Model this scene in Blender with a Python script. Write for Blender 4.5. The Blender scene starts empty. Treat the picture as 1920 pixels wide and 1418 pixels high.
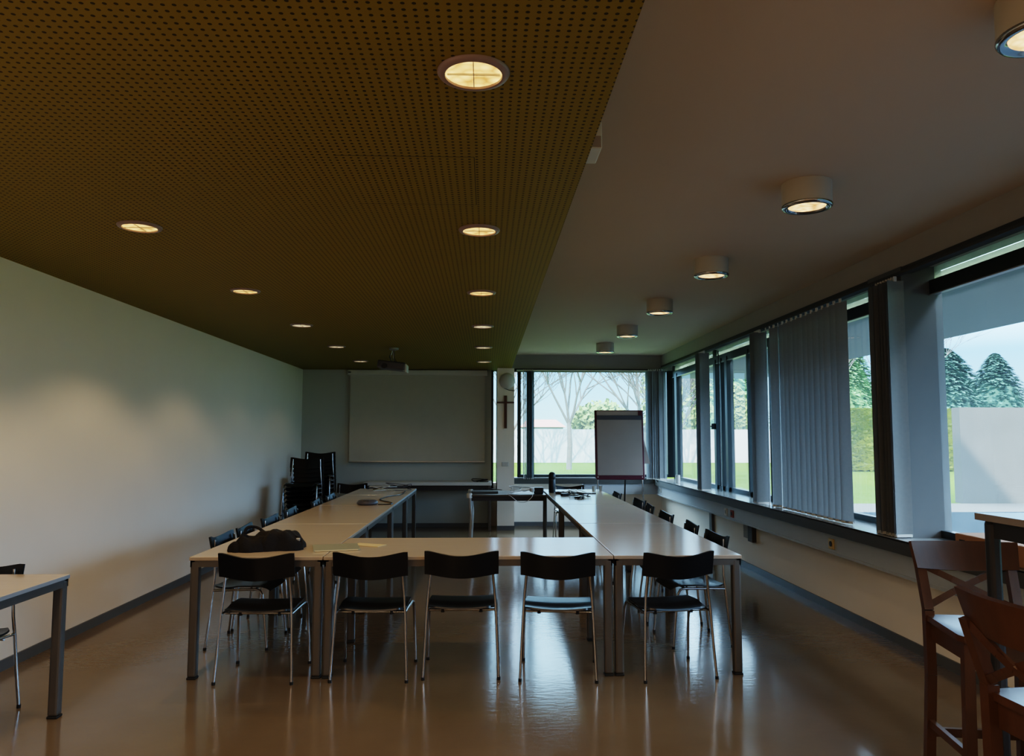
import bpy, bmesh, math, random
from mathutils import Vector, Matrix
random.seed(7)
C = bpy.context.scene.collection
PI = math.pi
V = Vector

# ------------------------------------------------------------------ materials
def node_mat(name):
    m = bpy.data.materials.new(name); m.use_nodes = True
    nt = m.node_tree; b = nt.nodes['Principled BSDF']
    return m, nt, b
def mat(name, col, rough=.5, metal=0., noise=0., nscale=8., bump=0., bscale=60., spec=None, coat=0., stretch=(1,1,1)):
    m, nt, b = node_mat(name)
    b.inputs['Base Color'].default_value = (*col, 1)
    b.inputs['Roughness'].default_value = rough
    b.inputs['Metallic'].default_value = metal
    if spec is not None: b.inputs['Specular IOR Level'].default_value = spec
    if coat: b.inputs['Coat Weight'].default_value = coat
    tc = nt.nodes.new('ShaderNodeTexCoord'); mp = nt.nodes.new('ShaderNodeMapping')
    nt.links.new(tc.outputs['Object'], mp.inputs['Vector']); mp.inputs['Scale'].default_value = stretch
    if True:
        n = nt.nodes.new('ShaderNodeTexNoise'); n.inputs['Scale'].default_value = nscale; n.inputs['Detail'].default_value = 4
        nt.links.new(mp.outputs[0], n.inputs['Vector'])
        r = nt.nodes.new('ShaderNodeMix'); r.data_type = 'RGBA'
        k = noise if noise else .04
        r.inputs[6].default_value = (*[c*(1-k) for c in col], 1); r.inputs[7].default_value = (*[min(1, c*(1+k)) for c in col], 1)
        nt.links.new(n.outputs['Fac'], r.inputs[0]); nt.links.new(r.outputs[2], b.inputs['Base Color'])
    if bump:
        n2 = nt.nodes.new('ShaderNodeTexNoise'); n2.inputs['Scale'].default_value = bscale; n2.inputs['Detail'].default_value = 3
        nt.links.new(mp.outputs[0], n2.inputs['Vector'])
        bp = nt.nodes.new('ShaderNodeBump'); bp.inputs['Strength'].default_value = bump; bp.inputs['Distance'].default_value = .01
        nt.links.new(n2.outputs['Fac'], bp.inputs['Height']); nt.links.new(bp.outputs[0], b.inputs['Normal'])
    return m
def emis(name, col, s):
    m, nt, b = node_mat(name)
    b.inputs['Base Color'].default_value = (*col, 1)
    b.inputs['Emission Color'].default_value = (*col, 1); b.inputs['Emission Strength'].default_value = s
    return m

M = {}
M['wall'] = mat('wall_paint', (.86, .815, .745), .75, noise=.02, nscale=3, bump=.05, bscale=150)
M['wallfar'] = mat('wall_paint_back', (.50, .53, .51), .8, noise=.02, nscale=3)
M['ceil'] = mat('ceiling_paint', (.53, .435, .335), .85, noise=.03, nscale=1.5)
M['base'] = mat('baseboard_grey', (.13, .14, .15), .45, noise=.05)
M['laminate'] = mat('laminate_maple', (.68, .55, .41), .15, noise=.05, nscale=3, stretch=(1, 8, 1), bump=.01, bscale=200)
M['laminate'].node_tree.nodes['Principled BSDF'].inputs['IOR'].default_value = 1.75
M['lamedge'] = mat('laminate_edge', (.36, .29, .22), .5)
M['greyedge'] = mat('table_edge_grey', (.30, .33, .36), .45)
M['tmetal'] = mat('table_leg_grey', (.105, .095, .085), .4, metal=.3)
M['dmetal'] = mat('bar_table_charcoal', (.035, .037, .042), .4, metal=.2)
M['bartop'] = mat('bar_table_top', (.22, .2, .19), .22)
M['rubber'] = mat('rubber_black', (.012, .012, .013), .6)
M['chrome'] = mat('chrome', (.42, .42, .43), .15, metal=1)
M['blackply'] = mat('black_stained_ply', (.004, .004, .005), .34, spec=.4, noise=.1, nscale=20)
M['blackseat'] = mat('black_seat_lacquer', (.007, .008, .01), .28)
M['wood'] = mat('pine_antique_stain', (.085, .038, .016), .34, noise=.25, nscale=6, stretch=(6, 6, 1), bump=.03)
M['darkframe'] = mat('window_frame_dark', (.035, .045, .048), .4, metal=.4)
M['sillfront'] = mat('sill_edge_dark', (.085, .085, .08), .6)
M['sill'] = mat('sill_top', (.30, .33, .34), .16)
M['trunk'] = mat('trunking_grey', (.42, .46, .50), .5)
M['beam'] = mat('beam_grey', (.36, .35, .33), .8)
M['beamdark'] = mat('beam_dark', (.05, .05, .048), .7)
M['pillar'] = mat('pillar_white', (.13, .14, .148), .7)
M['whiteplastic'] = mat('white_plastic', (.6, .6, .58), .45)
M['drum'] = mat('lamp_drum_cream', (.50, .47, .40), .5)
M['ring'] = mat('downlight_ring', (.30, .23, .24), .35)
M['screen'] = mat('screen_cloth', (.54, .53, .48), .85)
M['alu'] = mat('aluminium', (.45, .46, .46), .35, metal=.7)
M['paper'] = mat('flip_paper', (.36, .305, .28), .85, noise=.06, nscale=5)
M['maroon'] = mat('flip_frame_maroon', (.10, .015, .03), .4)
M['crosswood'] = mat('cross_wood', (.13, .055, .035), .5, noise=.2)
M['blackcloth'] = mat('black_cloth', (.010, .008, .008), .9, noise=.4, nscale=15, bump=.5, bscale=40)
M['folder'] = mat('folder_sage', (.33, .34, .26), .45)
M['note'] = mat('note_cream', (.72, .58, .32), .8)
M['blackplastic'] = mat('black_plastic', (.012, .013, .016), .35)
M['greyplastic'] = mat('grey_plastic', (.10, .10, .12), .4)
M['card'] = mat('cardboard', (.36, .20, .11), .8, noise=.1, nscale=5)
M['ink'] = mat('ink_black', (.01, .01, .01), .6)
M['socketcream'] = mat('socket_cream', (.55, .42, .2), .5)
M['socketred'] = mat('socket_red', (.35, .07, .05), .5)
M['bark'] = mat('bark', (.10, .095, .09), .9, noise=.2)
M['fence'] = mat('garden_wall_render', (.30, .31, .325), .9, noise=.1, nscale=1)
M['concrete'] = mat('concrete', (.075, .077, .072), .9, noise=.18, nscale=1.5, bump=.2)
M['canopy'] = mat('canopy_concrete', (.30, .33, .33), .9, noise=.05, nscale=1)
M['paving'] = mat('paving_slabs_shaded', (.022, .032, .042), .9, spec=0., noise=.2, nscale=2)  # dark bluish colour also carries the building's shade on the slabs
M['path'] = mat('path_pale', (.12, .115, .105), .9, spec=0., noise=.1, nscale=2)
M['roof'] = mat('roof_tile_red', (.30, .12, .09), .8, noise=.2)
M['hedge'] = mat('hedge_leaf', (.07, .10, .015), .85, noise=.5, nscale=6, bump=1, bscale=12)
M['hedgeleaf'] = mat('hedge_leaf_light', (.13, .17, .022), .8, noise=.5, nscale=.8)
M['conifer'] = mat('conifer_leaf', (.045, .12, .09), .85, noise=.6, nscale=3, bump=1, bscale=6)
M['conifer2'] = mat('conifer_leaf_light', (.12, .24, .09), .85, noise=.6, nscale=3, bump=1, bscale=6)
M['shrub'] = mat('shrub_leaf', (.15, .2, .06), .9, noise=.3, nscale=2)
M['grass'] = mat('grass', (.072, .108, .022), .95, spec=0., noise=.25, nscale=.6, bump=.4, bscale=30)

def floor_mat():
    m, nt, b = node_mat('linoleum_floor'); L = nt.links
    tc = nt.nodes.new('ShaderNodeTexCoord')
    n = nt.nodes.new('ShaderNodeTexNoise'); n.inputs['Scale'].default_value = 1.3; n.inputs['Detail'].default_value = 6
    L.new(tc.outputs['Object'], n.inputs['Vector'])
    r = nt.nodes.new('ShaderNodeValToRGB')
    r.color_ramp.elements[0].position = .3; r.color_ramp.elements[0].color = (.17, .125, .08, 1)
    r.color_ramp.elements[1].position = .7; r.color_ramp.elements[1].color = (.215, .16, .105, 1)
    L.new(n.outputs['Fac'], r.inputs[0]); L.new(r.outputs[0], b.inputs['Base Color'])
    rr = nt.nodes.new('ShaderNodeMapRange'); rr.inputs['To Min'].default_value = .10; rr.inputs['To Max'].default_value = .17
    L.new(n.outputs['Fac'], rr.inputs['Value']); L.new(rr.outputs[0], b.inputs['Roughness'])
    mp = nt.nodes.new('ShaderNodeMapping'); mp.inputs['Scale'].default_value = (1, 2.2, 1); L.new(tc.outputs['Object'], mp.inputs['Vector'])
    n2 = nt.nodes.new('ShaderNodeTexNoise'); n2.inputs['Scale'].default_value = 14; n2.inputs['Detail'].default_value = 3
    L.new(mp.outputs[0], n2.inputs['Vector'])
    bp = nt.nodes.new('ShaderNodeBump'); bp.inputs['Strength'].default_value = .07; bp.inputs['Distance'].default_value = .01
    L.new(n2.outputs['Fac'], bp.inputs['Height']); L.new(bp.outputs[0], b.inputs['Normal'])
    b.inputs['IOR'].default_value = 1.65
    return m
M['floor'] = floor_mat()

def perf_mat():
    m, nt, b = node_mat('perforated_yellow_panel'); L = nt.links; N = nt.nodes
    tc = N.new('ShaderNodeTexCoord'); sp = N.new('ShaderNodeSeparateXYZ'); L.new(tc.outputs['Object'], sp.inputs[0])
    def ma(op, a, c=None):
        n = N.new('ShaderNodeMath'); n.operation = op
        for i, v in enumerate((a, c)):
            if v is None: continue
            if hasattr(v, 'links'): L.new(v, n.inputs[i])
            else: n.inputs[i].default_value = v
        return n.outputs[0]
    def cell(s):
        return ma('SUBTRACT', ma('FRACT', ma('ADD', ma('DIVIDE', s, .03), 1000.)), .5)
    cx, cy = cell(sp.outputs[0]), cell(sp.outputs[1])
    d = ma('SQRT', ma('ADD', ma('MULTIPLY', cx, cx), ma('MULTIPLY', cy, cy)))
    hole = ma('LESS_THAN', d, .20)
    # thin seams between panels, plus an access hatch
    def line(s, at, w=.003): return ma('LESS_THAN', ma('ABSOLUTE', ma('SUBTRACT', s, at)), w)
    def rng(s, a, c): return ma('MULTIPLY', ma('GREATER_THAN', s, a), ma('LESS_THAN', s, c))
    x, y = sp.outputs[0], sp.outputs[1]
    seam = ma('ADD', ma('MULTIPLY', line(y, 2.99), rng(x, -.62, -.055)), ma('MULTIPLY', line(x, -.055, .002), rng(y, 2.99, 3.62)))
    seam = ma('ADD', seam, ma('MULTIPLY', line(y, 3.62, .002), rng(x, -.62, -.055)))
    dark = ma('MINIMUM', ma('ADD', hole, ma('MULTIPLY', seam, .8)), 1.)
    mix = N.new('ShaderNodeMix'); mix.data_type = 'RGBA'
    L.new(dark, mix.inputs[0]); mix.inputs[6].default_value = (.265, .20, .022, 1); mix.inputs[7].default_value = (.05, .034, .006, 1)
    L.new(mix.outputs[2], b.inputs['Base Color']); b.inputs['Roughness'].default_value = .6
    b.inputs['Specular IOR Level'].default_value = .25
    return m
M['perf'] = perf_mat()

def glass_mat(name='window_glass', haze=.06, tint=(.95, .97, .98), hz=(.78, .86, .92)):
    m = bpy.data.materials.new(name); m.use_nodes = True; nt = m.node_tree; nt.nodes.clear(); L = nt.links
    out = nt.nodes.new('ShaderNodeOutputMaterial')
    tr = nt.nodes.new('ShaderNodeBsdfTransparent'); tr.inputs[0].default_value = (*tint, 1)
    gl = nt.nodes.new('ShaderNodeBsdfGlossy'); gl.inputs['Roughness'].default_value = .02
    tl = nt.nodes.new('ShaderNodeBsdfTranslucent'); tl.inputs[0].default_value = (*hz, 1)
    lw = nt.nodes.new('ShaderNodeLayerWeight'); lw.inputs[0].default_value = .5
    pw = nt.nodes.new('ShaderNodeMath'); pw.operation = 'POWER'; pw.inputs[1].default_value = 5; L.new(lw.outputs['Facing'], pw.inputs[0])
    fr = nt.nodes.new('ShaderNodeMath'); fr.operation = 'MULTIPLY_ADD'; fr.inputs[1].default_value = .7; fr.inputs[2].default_value = .05; L.new(pw.outputs[0], fr.inputs[0])
    m1 = nt.nodes.new('ShaderNodeMixShader'); m2 = nt.nodes.new('ShaderNodeMixShader')
    tc = nt.nodes.new('ShaderNodeTexCoord'); n = nt.nodes.new('ShaderNodeTexNoise'); n.inputs['Scale'].default_value = 2.5
    L.new(tc.outputs['Object'], n.inputs['Vector'])
    mr = nt.nodes.new('ShaderNodeMapRange'); mr.inputs['To Min'].default_value = haze*.4; mr.inputs['To Max'].default_value = haze*1.6
    L.new(n.outputs['Fac'], mr.inputs['Value']); L.new(mr.outputs[0], m1.inputs[0])
    L.new(tr.outputs[0], m1.inputs[1]); L.new(tl.outputs[0], m1.inputs[2])
    L.new(fr.outputs[0], m2.inputs[0]); L.new(m1.outputs[0], m2.inputs[1]); L.new(gl.outputs[0], m2.inputs[2])
    L.new(m2.outputs[0], out.inputs[0])
    return m
M['glass'] = glass_mat(haze=.07)
M['glassback'] = glass_mat('window_glass_back', haze=.05, tint=(.82, .95, .97), hz=(.8, .9, .9))
M['glasstop'] = glass_mat('clerestory_glass', haze=.42, tint=(.95, 1, .70), hz=(.84, .90, .52))

def slat_mat():
    m = bpy.data.materials.new('blind_fabric'); m.use_nodes = True; nt = m.node_tree; L = nt.links
    b = nt.nodes['Principled BSDF']; b.inputs['Roughness'].default_value = .8
    tc = nt.nodes.new('ShaderNodeTexCoord'); n = nt.nodes.new('ShaderNodeTexNoise'); n.inputs['Scale'].default_value = 40
    L.new(tc.outputs['Object'], n.inputs['Vector'])
    r = nt.nodes.new('ShaderNodeMix'); r.data_type = 'RGBA'; r.inputs[6].default_value = (.25, .265, .275, 1); r.inputs[7].default_value = (.30, .315, .325, 1)
    L.new(n.outputs['Fac'], r.inputs[0]); L.new(r.outputs[2], b.inputs['Base Color'])
    tl = nt.nodes.new('ShaderNodeBsdfTranslucent'); tl.inputs[0].default_value = (.15, .18, .20, 1)
    mx = nt.nodes.new('ShaderNodeMixShader'); mx.inputs[0].default_value = .28
    L.new(b.outputs[0], mx.inputs[1]); L.new(tl.outputs[0], mx.inputs[2])
    L.new(mx.outputs[0], nt.nodes['Material Output'].inputs[0])
    return m
M['slat'] = slat_mat()

def lamp_mat(name, col, s):
    m, nt, b = node_mat(name); L = nt.links
    tc = nt.nodes.new('ShaderNodeTexCoord'); v = nt.nodes.new('ShaderNodeTexVoronoi'); v.inputs['Scale'].default_value = 26
    L.new(tc.outputs['Object'], v.inputs['Vector'])
    r = nt.nodes.new('ShaderNodeValToRGB'); r.color_ramp.elements[0].color = (*col, 1); r.color_ramp.elements[1].position = .9
    r.color_ramp.elements[1].color = (col[0]*.35, col[1]*.27, col[2]*.2, 1)
    L.new(v.outputs['Distance'], r.inputs[0]); L.new(r.outputs[0], b.inputs['Emission Color']); L.new(r.outputs[0], b.inputs['Base Color'])
    b.inputs['Emission Strength'].default_value = s
    return m
M['lampwarm'] = lamp_mat('downlight_warm', (1., .62, .22), 1.9)
M['lampdim'] = lamp_mat('downlight_dim', (.9, .80, .50), 1.5)
M['lampdrum'] = lamp_mat('drum_light_warm', (1., .64, .30), 2.)

# ------------------------------------------------------------------ mesh builder
class MB:
    def __init__(s): s.v = []; s.f = []; s.ang = 1.0
    def add(s, vs, fs):
        o = len(s.v); s.v += [tuple(v) for v in vs]; s.f += [tuple(i+o for i in f) for f in fs]; return s
    def box(s, x0, x1, y0, y1, z0, z1, mtx=None):
        vs = [V((x, y, z)) for z in (z0, z1) for x, y in ((x0, y0), (x1, y0), (x1, y1), (x0, y1))]
        if mtx: vs = [mtx @ v for v in vs]
        return s.add(vs, [(3, 2, 1, 0), (4, 5, 6, 7), (0, 1, 5, 4), (1, 2, 6, 5), (2, 3, 7, 6), (3, 0, 4, 7)])
    def bbox(s, x0, x1, y0, y1, z0, z1, b=.004, mtx=None):      # box with chamfered edges
        bm = bmesh.new(); bmesh.ops.create_cube(bm, size=1)
        for v in bm.verts: v.co = V(((x0+x1)/2+v.co.x*(x1-x0), (y0+y1)/2+v.co.y*(y1-y0), (z0+z1)/2+v.co.z*(z1-z0)))
        b = min(b, .45*min(x1-x0, y1-y0, z1-z0)); s.ang = .3
        bmesh.ops.bevel(bm, geom=bm.edges[:], offset=b, segments=2, affect='EDGES', profile=.5)
        if mtx: bm.transform(mtx)
        bm.verts.index_update(); s.add([v.co.copy() for v in bm.verts], [[v.index for v in f.verts] for f in bm.faces]); bm.free(); return s
    def tube(s, pts, r, n=8, cap=True):
        pts = [V(p) for p in pts]; k = len(pts); rs = r if isinstance(r, (list, tuple)) else [r]*k
        vs = []; up = None
        for i, p in enumerate(pts):
            t = (pts[min(i+1, k-1)]-pts[max(i-1, 0)]).normalized()
            if up is None:
                up = V((0, 0, 1)) if abs(t.z) < .9 else V((1, 0, 0))
            a = t.cross(up)
            if a.length < 1e-4: a = t.cross(V((0, 1, 0)))
            a.normalize(); b = t.cross(a).normalized(); up = -b if False else a.cross(t)
            for j in range(n):
                w = 2*PI*j/n; vs.append(p+(a*math.cos(w)+b*math.sin(w))*rs[i])
        fs = [(i*n+j, i*n+(j+1) % n, (i+1)*n+(j+1) % n, (i+1)*n+j) for i in range(k-1) for j in range(n)]
        if cap: fs += [tuple(range(n))[::-1], tuple((k-1)*n+j for j in range(n))]
        return s.add(vs, fs)
    def lathe(s, prof, n=24, c=(0, 0, 0), cap=True):
        c = V(c); vs = []
        for r, z in prof:
            for j in range(n): w = 2*PI*j/n; vs.append(c+V((r*math.cos(w), r*math.sin(w), z)))
        k = len(prof)
        fs = [(i*n+j, i*n+(j+1) % n, (i+1)*n+(j+1) % n, (i+1)*n+j) for i in range(k-1) for j in range(n)]
        cap = cap and abs(prof[0][0]-prof[-1][0]) > 1e-6
        if cap and prof[0][0] > 1e-4: fs.append(tuple(range(n))[::-1])
        if cap and prof[-1][0] > 1e-4: fs.append(tuple((k-1)*n+j for j in range(n)))
        return s.add(vs, fs)
    def grid(s, fn, nu, nv, th=0.):                              # sheet (thickened)
        def nrm(u, v):
            e = 1e-3; a = V(fn(min(u+e, 1), v))-V(fn(max(u-e, 0), v)); b = V(fn(u, min(v+e, 1)))-V(fn(u, max(v-e, 0)))
            return a.cross(b).normalized()
        P = [[V(fn(i/nu, j/nv)) for j in range(nv+1)] for i in range(nu+1)]
        w = nv+1; idx = lambda i, j: i*w+j
        vs = [p for r in P for p in r]; fs = [(idx(i, j), idx(i+1, j), idx(i+1, j+1), idx(i, j+1)) for i in range(nu) for j in range(nv)]
        if th:
            o = len(vs); vs += [P[i][j]-nrm(i/nu, j/nv)*th for i in range(nu+1) for j in range(nv+1)]
            fs += [tuple(q+o for q in f[::-1]) for f in fs]
            bd = [(i, 0) for i in range(nu)]+[(nu, j) for j in range(nv)]+[(i, nv) for i in range(nu, 0, -1)]+[(0, j) for j in range(nv, 0, -1)]
            for q in range(len(bd)):
                a, b = idx(*bd[q]), idx(*bd[(q+1) % len(bd)]); fs.append((b, a, a+o, b+o))
        return s.add(vs, fs)
    def build(s, name, m, parent=None, smooth=True, loc=None):
        me = bpy.data.meshes.new(name); me.from_pydata(s.v, [], s.f); me.update()
        bm = bmesh.new(); bm.from_mesh(me); bmesh.ops.recalc_face_normals(bm, faces=bm.faces)
        if smooth:
            for f in bm.faces: f.smooth = True
            for e in bm.edges:
                if len(e.link_faces) == 2 and e.calc_face_angle(0) > s.ang: e.smooth = False
        bm.to_mesh(me); bm.free()
        me.materials.append(m)
        o = bpy.data.objects.new(name, me); C.objects.link(o)
        if parent: o.parent = parent
        if loc: o.location = loc
        return o

def tag(o, label, cat, group=None, kind=None):
    o['label'] = label; o['category'] = cat
    if group: o['group'] = group
    if kind: o['kind'] = kind
    return o
def thing(name, label, cat, loc=(0, 0, 0), rz=0, group=None):
    o = bpy.data.objects.new(name, None); C.objects.link(o); o.location = loc; o.rotation_euler = (0, 0, rz); o.empty_display_size = .1
    return tag(o, label, cat, group)
def struct(o): o['kind'] = 'structure'; return o
def dup(o, parent=None):
    c = o.copy(); C.objects.link(c)
    if parent: c.parent = parent
    for ch in list(o.children): dup(ch, c)
    return c
def place(o, loc, rz, label, group=None):
    o.location = loc; o.rotation_euler = (0, 0, rz); o['label'] = label
    if group: o['group'] = group
    return o
def sbox(name, m, *a): return struct(MB().box(*a).build(name, m, smooth=False))
ORD = ['first', 'second', 'third', 'fourth', 'fifth', 'sixth', 'seventh', 'eighth', 'ninth', 'tenth']

# ------------------------------------------------------------------ room shell
WL, WR, YB, YF = -3.067, 2.974, 12.70, -4.2
ZS, ZC, XS = 2.61, 2.885, .405
GX = 3.20                                             # glass plane of the right wall
sbox('floor', M['floor'], WL-.2, GX+.1, YF, 13.1, -.1, 0)
sbox('wall_left', M['wall'], WL-.2, WL, YF, 12.9, 0, 3.0)
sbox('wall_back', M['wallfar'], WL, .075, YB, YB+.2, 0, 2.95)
sbox('wall_front', M['wall'], WL, GX+.1, YF-.2, YF, 0, 3.0)
sbox('ceiling', M['perf'], WL, XS, YF, YB, ZS, ZS+.012)
sbox('ceiling', M['ceil'], WL, GX+.12, YF, 13.1, ZC, ZC+.15)
sbox('trim_1', M['ceil'], XS-.012, XS, YF, YB, ZS+.012, ZC)       # upright edge of the dropped ceiling
sbox('baseboard_left', M['base'], WL, WL+.012, YF, YB, 0, .07)
sbox('baseboard_back', M['base'], WL, .075, YB-.012, YB, 0, .07)
# right wall: parapet, trunking, sill, beam
sbox('wall_right', M['wall'], WR, GX+.1, YF, 13.1, 0, .70)
sbox('baseboard_right', M['base'], WR-.012, WR, YF, 12.85, 0, .07)
sbox('trim_2', M['sillfront'], 2.82, 2.85, YF, 12.78, .69, .782)
sbox('trim_3', M['sill'], 2.82, GX+.02, YF, 12.9, .775, .787)
sbox('trim_4', M['beam'], WR, GX+.12, YF, 12.8, 2.705, ZC)
sbox('trim_5', M['beamdark'], WR-.004, WR+.06, YF, 12.8, 2.655, 2.705)
tr = MB().box(2.862, WR, YF, 12.75, .535, .69).box(2.85, 2.87, YF, 12.75, .525, .545).box(2.85, 2.87, YF, 12.75, .665, .69)
struct(tr.build('trim_6', M['trunk'], smooth=False))
# back right: window wall beyond the pillar
BY = 12.88
sbox('wall_back', M['wall'], .075, GX+.1, BY, BY+.2, 0, .72)
sbox('baseboard_back', M['base'], .44, WR, BY-.012, BY, 0, .07)
sbox('trim_7', M['sillfront'], .44, 2.84, BY-.16, BY-.12, .71, .80)
sbox('trim_8', M['sill'], .44, 2.84, BY-.16, BY+.05, .80, .815)
sbox('trim_9', M['trunk'], 1.62, 2.86, BY-.13, BY, .535, .71)
sbox('trim_10', M['beam'], .40, GX+.1, BY-.08, BY+.2, 2.63, ZC)
sbox('trim_11', M['beamdark'], .40, WR, BY-.12, BY-.06, 2.59, 2.645)
# white pillar with the cross on it
sbox('wall_pillar', M['wall'], .172, .447, 12.3, 12.86, 0, ZS)
sbox('baseboard_pillar', M['base'], .168, .451, 12.29, 12.30, 0, .07)
# right pillar between the windows
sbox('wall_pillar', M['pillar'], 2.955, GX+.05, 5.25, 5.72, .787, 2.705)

# ------------------------------------------------------------------ windows
def window(n, axis, at, a0, a1, z0, z1, mull, glass, zt=None, fw=.05):
    """axis 'x': pane in plane x=at spanning y a0..a1 ; axis 'y': plane y=at spanning x"""
    root = bpy.data.objects.new('window_%d' % n, None); C.objects.link(root); root['kind'] = 'structure'
    def bx(mb, u0, u1, w0, w1, d0, d1):
        return mb.box(at+d0, at+d1, u0, u1, w0, w1) if axis == 'x' else mb.box(u0, u1, at+d0, at+d1, w0, w1)
    def pl(u0, u1, w0, w1):
        q = [(u0, w0), (u1, w0), (u1, w1), (u0, w1)]
        return MB().add([(at, u, w) if axis == 'x' else (u, at, w) for u, w in q], [(0, 1, 2, 3)])
    f = MB(); bx(f, a0, a1, z0, z0+fw, -.03, .03); bx(f, a0, a1, z1-.03, z1, -.03, .03)
    for u in (a0, a1-.04): bx(f, u, u+.04, z0, z1, -.03, .03)
    f.build('window_frame', M['darkframe'], root, smooth=False)
    if zt: bx(MB(), a0, a1, zt-.05, zt+.05, -.04, .03).build('transom', M['darkframe'], root, smooth=False)
    if zt:
        q = MB(); bx(q, a0, a1, zt-.058, zt-.05, -.045, .0); q.build('glazing_bead', M['alu'], root, smooth=False)
    for u, w in mull: bx(MB(), u-w/2, u+w/2, z0, zt or z1, -.05, .04).build('mullion', M['darkframe'], root, smooth=False)
    pl(a0, a1, z0+fw, (zt or z1)).build('pane', glass, root, smooth=False)
    if zt: pl(a0, a1, zt, z1).build('upper_pane', M['glasstop'], root, smooth=False)
    return root
window(1, 'x', GX, 5.66, 8.25, .787, ZC, [], M['glass'], 2.555)
w2 = window(2, 'x', GX, 8.25, 10.45, .787, ZC, [(8.31, .09), (9.05, .05), (9.88, .09), (10.10, .03), (10.38, .09)], M['glass'], 2.555)
window(3, 'x', GX, 10.45, 12.80, .787, ZC, [(12.55, .14)], M['glass'], 2.555)
window(4, 'x', GX, .9, 5.31, .787, ZC, [], M['glass'], 2.555)
window(5, 'y', BY+.03, .52, GX, .81, 2.64, [(.56, .04), (.74, .13), (GX-.06, .12)], M['glassback'])
window(6, 'y', BY+.03, .075, .2, .5, 2.64, [], M['glassback'])
sbox('wall_right', M['wall'], WR, GX+.1, YF, .9, .787, ZC)
h = MB().bbox(3.10, 3.15, 10.36, 10.40, 1.60, 1.68, .006).tube([(3.10, 10.38, 1.64), (3.07, 10.38, 1.64), (3.05, 10.36, 1.56)], .009)
h.build('window_handle', M['blackplastic'], w2)
# pull cord / wand hanging at the vent
tag(MB().tube([(2.98, 9.62, 2.60), (2.98, 9.62, 1.9), (2.982, 9.62, .80)], .006).build('blind_wand', M['blackplastic']),
    'thin dark blind wand hanging between the two window posts', 'blind wand')

# vertical blinds
def slat_mesh():
    mb = MB()
    W = .127
    mb.grid(lambda u, v: ((u-.5)*W, .010*math.sin(u*PI)-.005, .0+v*1.80), 6, 2)
    return mb
SL = slat_mesh()
def blind(name, label, rows, group=None, weights=True):
    t = thing(name, label, 'blind', (0, 0, 0), 0, group)
    t.location = (rows[0][0], rows[0][1], .80)
    ox, oy = rows[0][0], rows[0][1]
    first = None
    for x, y, a in rows:
        if first is None:
            o = SL.build('slat', M['slat'], t); first = o
            hk = MB().bbox(-.012, .012, -.006, .006, 1.795, 1.83, .003).build('hook', M['whiteplastic'], o)
            wt = MB().bbox(-.06, .06, -.004, .004, -.008, .012, .002).build('bottom_weight', M['whiteplastic'], o)
        else: o = dup(first, t)
        o.location = (x-ox, y-oy, 0); o.rotation_euler = (0, 0, a)
    return t
rows = []
n = 16
for i in range(n):
    y = 6.10+i*.112
    a = PI/2+math.radians(24) if i < 12 else math.radians([64, 112, 66, 70][i-12])
    rows.append((2.915, y, a+random.uniform(-.14, .14)))
blind('vertical_blind', 'grey blue vertical louvre blind drawn across the middle right window', rows)
blind('vertical_blind', 'bunched louvre blind hanging against the wide right pillar',
      [(2.905, 5.24+i*.036, random.uniform(-.10, .22)) for i in range(8)])
blind('vertical_blind', 'narrow bunched louvre blind in front of the window with the handle',
      [(2.865, 9.86+i*.036, random.uniform(-.08, .12)) for i in range(7)])
blind('vertical_blind', 'dark bunched slats at far end of the drawn louvre blind',
      [(2.895, 7.90+i*.034, random.uniform(-.08, .12)) for i in range(5)])
blind('vertical_blind', 'grey louvre blind bunched in the far corner between the two window walls',
      [(2.72+i*.035, 12.62-i*.01, random.uniform(-.3, .3)) for i in range(7)])
blind('vertical_blind', 'thin slats of blind hanging beside the white pillar with the cross',
      [(.62+i*.03, 12.72, PI/2+random.uniform(-.2, .2)) for i in range(6)])
r = MB().bbox(2.905, 2.945, .9, 12.7, 2.632, 2.655, .004)
tag(r.build('blind_rail', M['beamdark']), 'long slim curtain rail under the beam along the right windows', 'blind rail')
tag(MB().bbox(.5, 2.86, 12.70, 12.74, 2.60, 2.622, .004).build('blind_rail', M['whiteplastic']), 'white slim blind rail above the far back window', 'blind rail')

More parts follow.
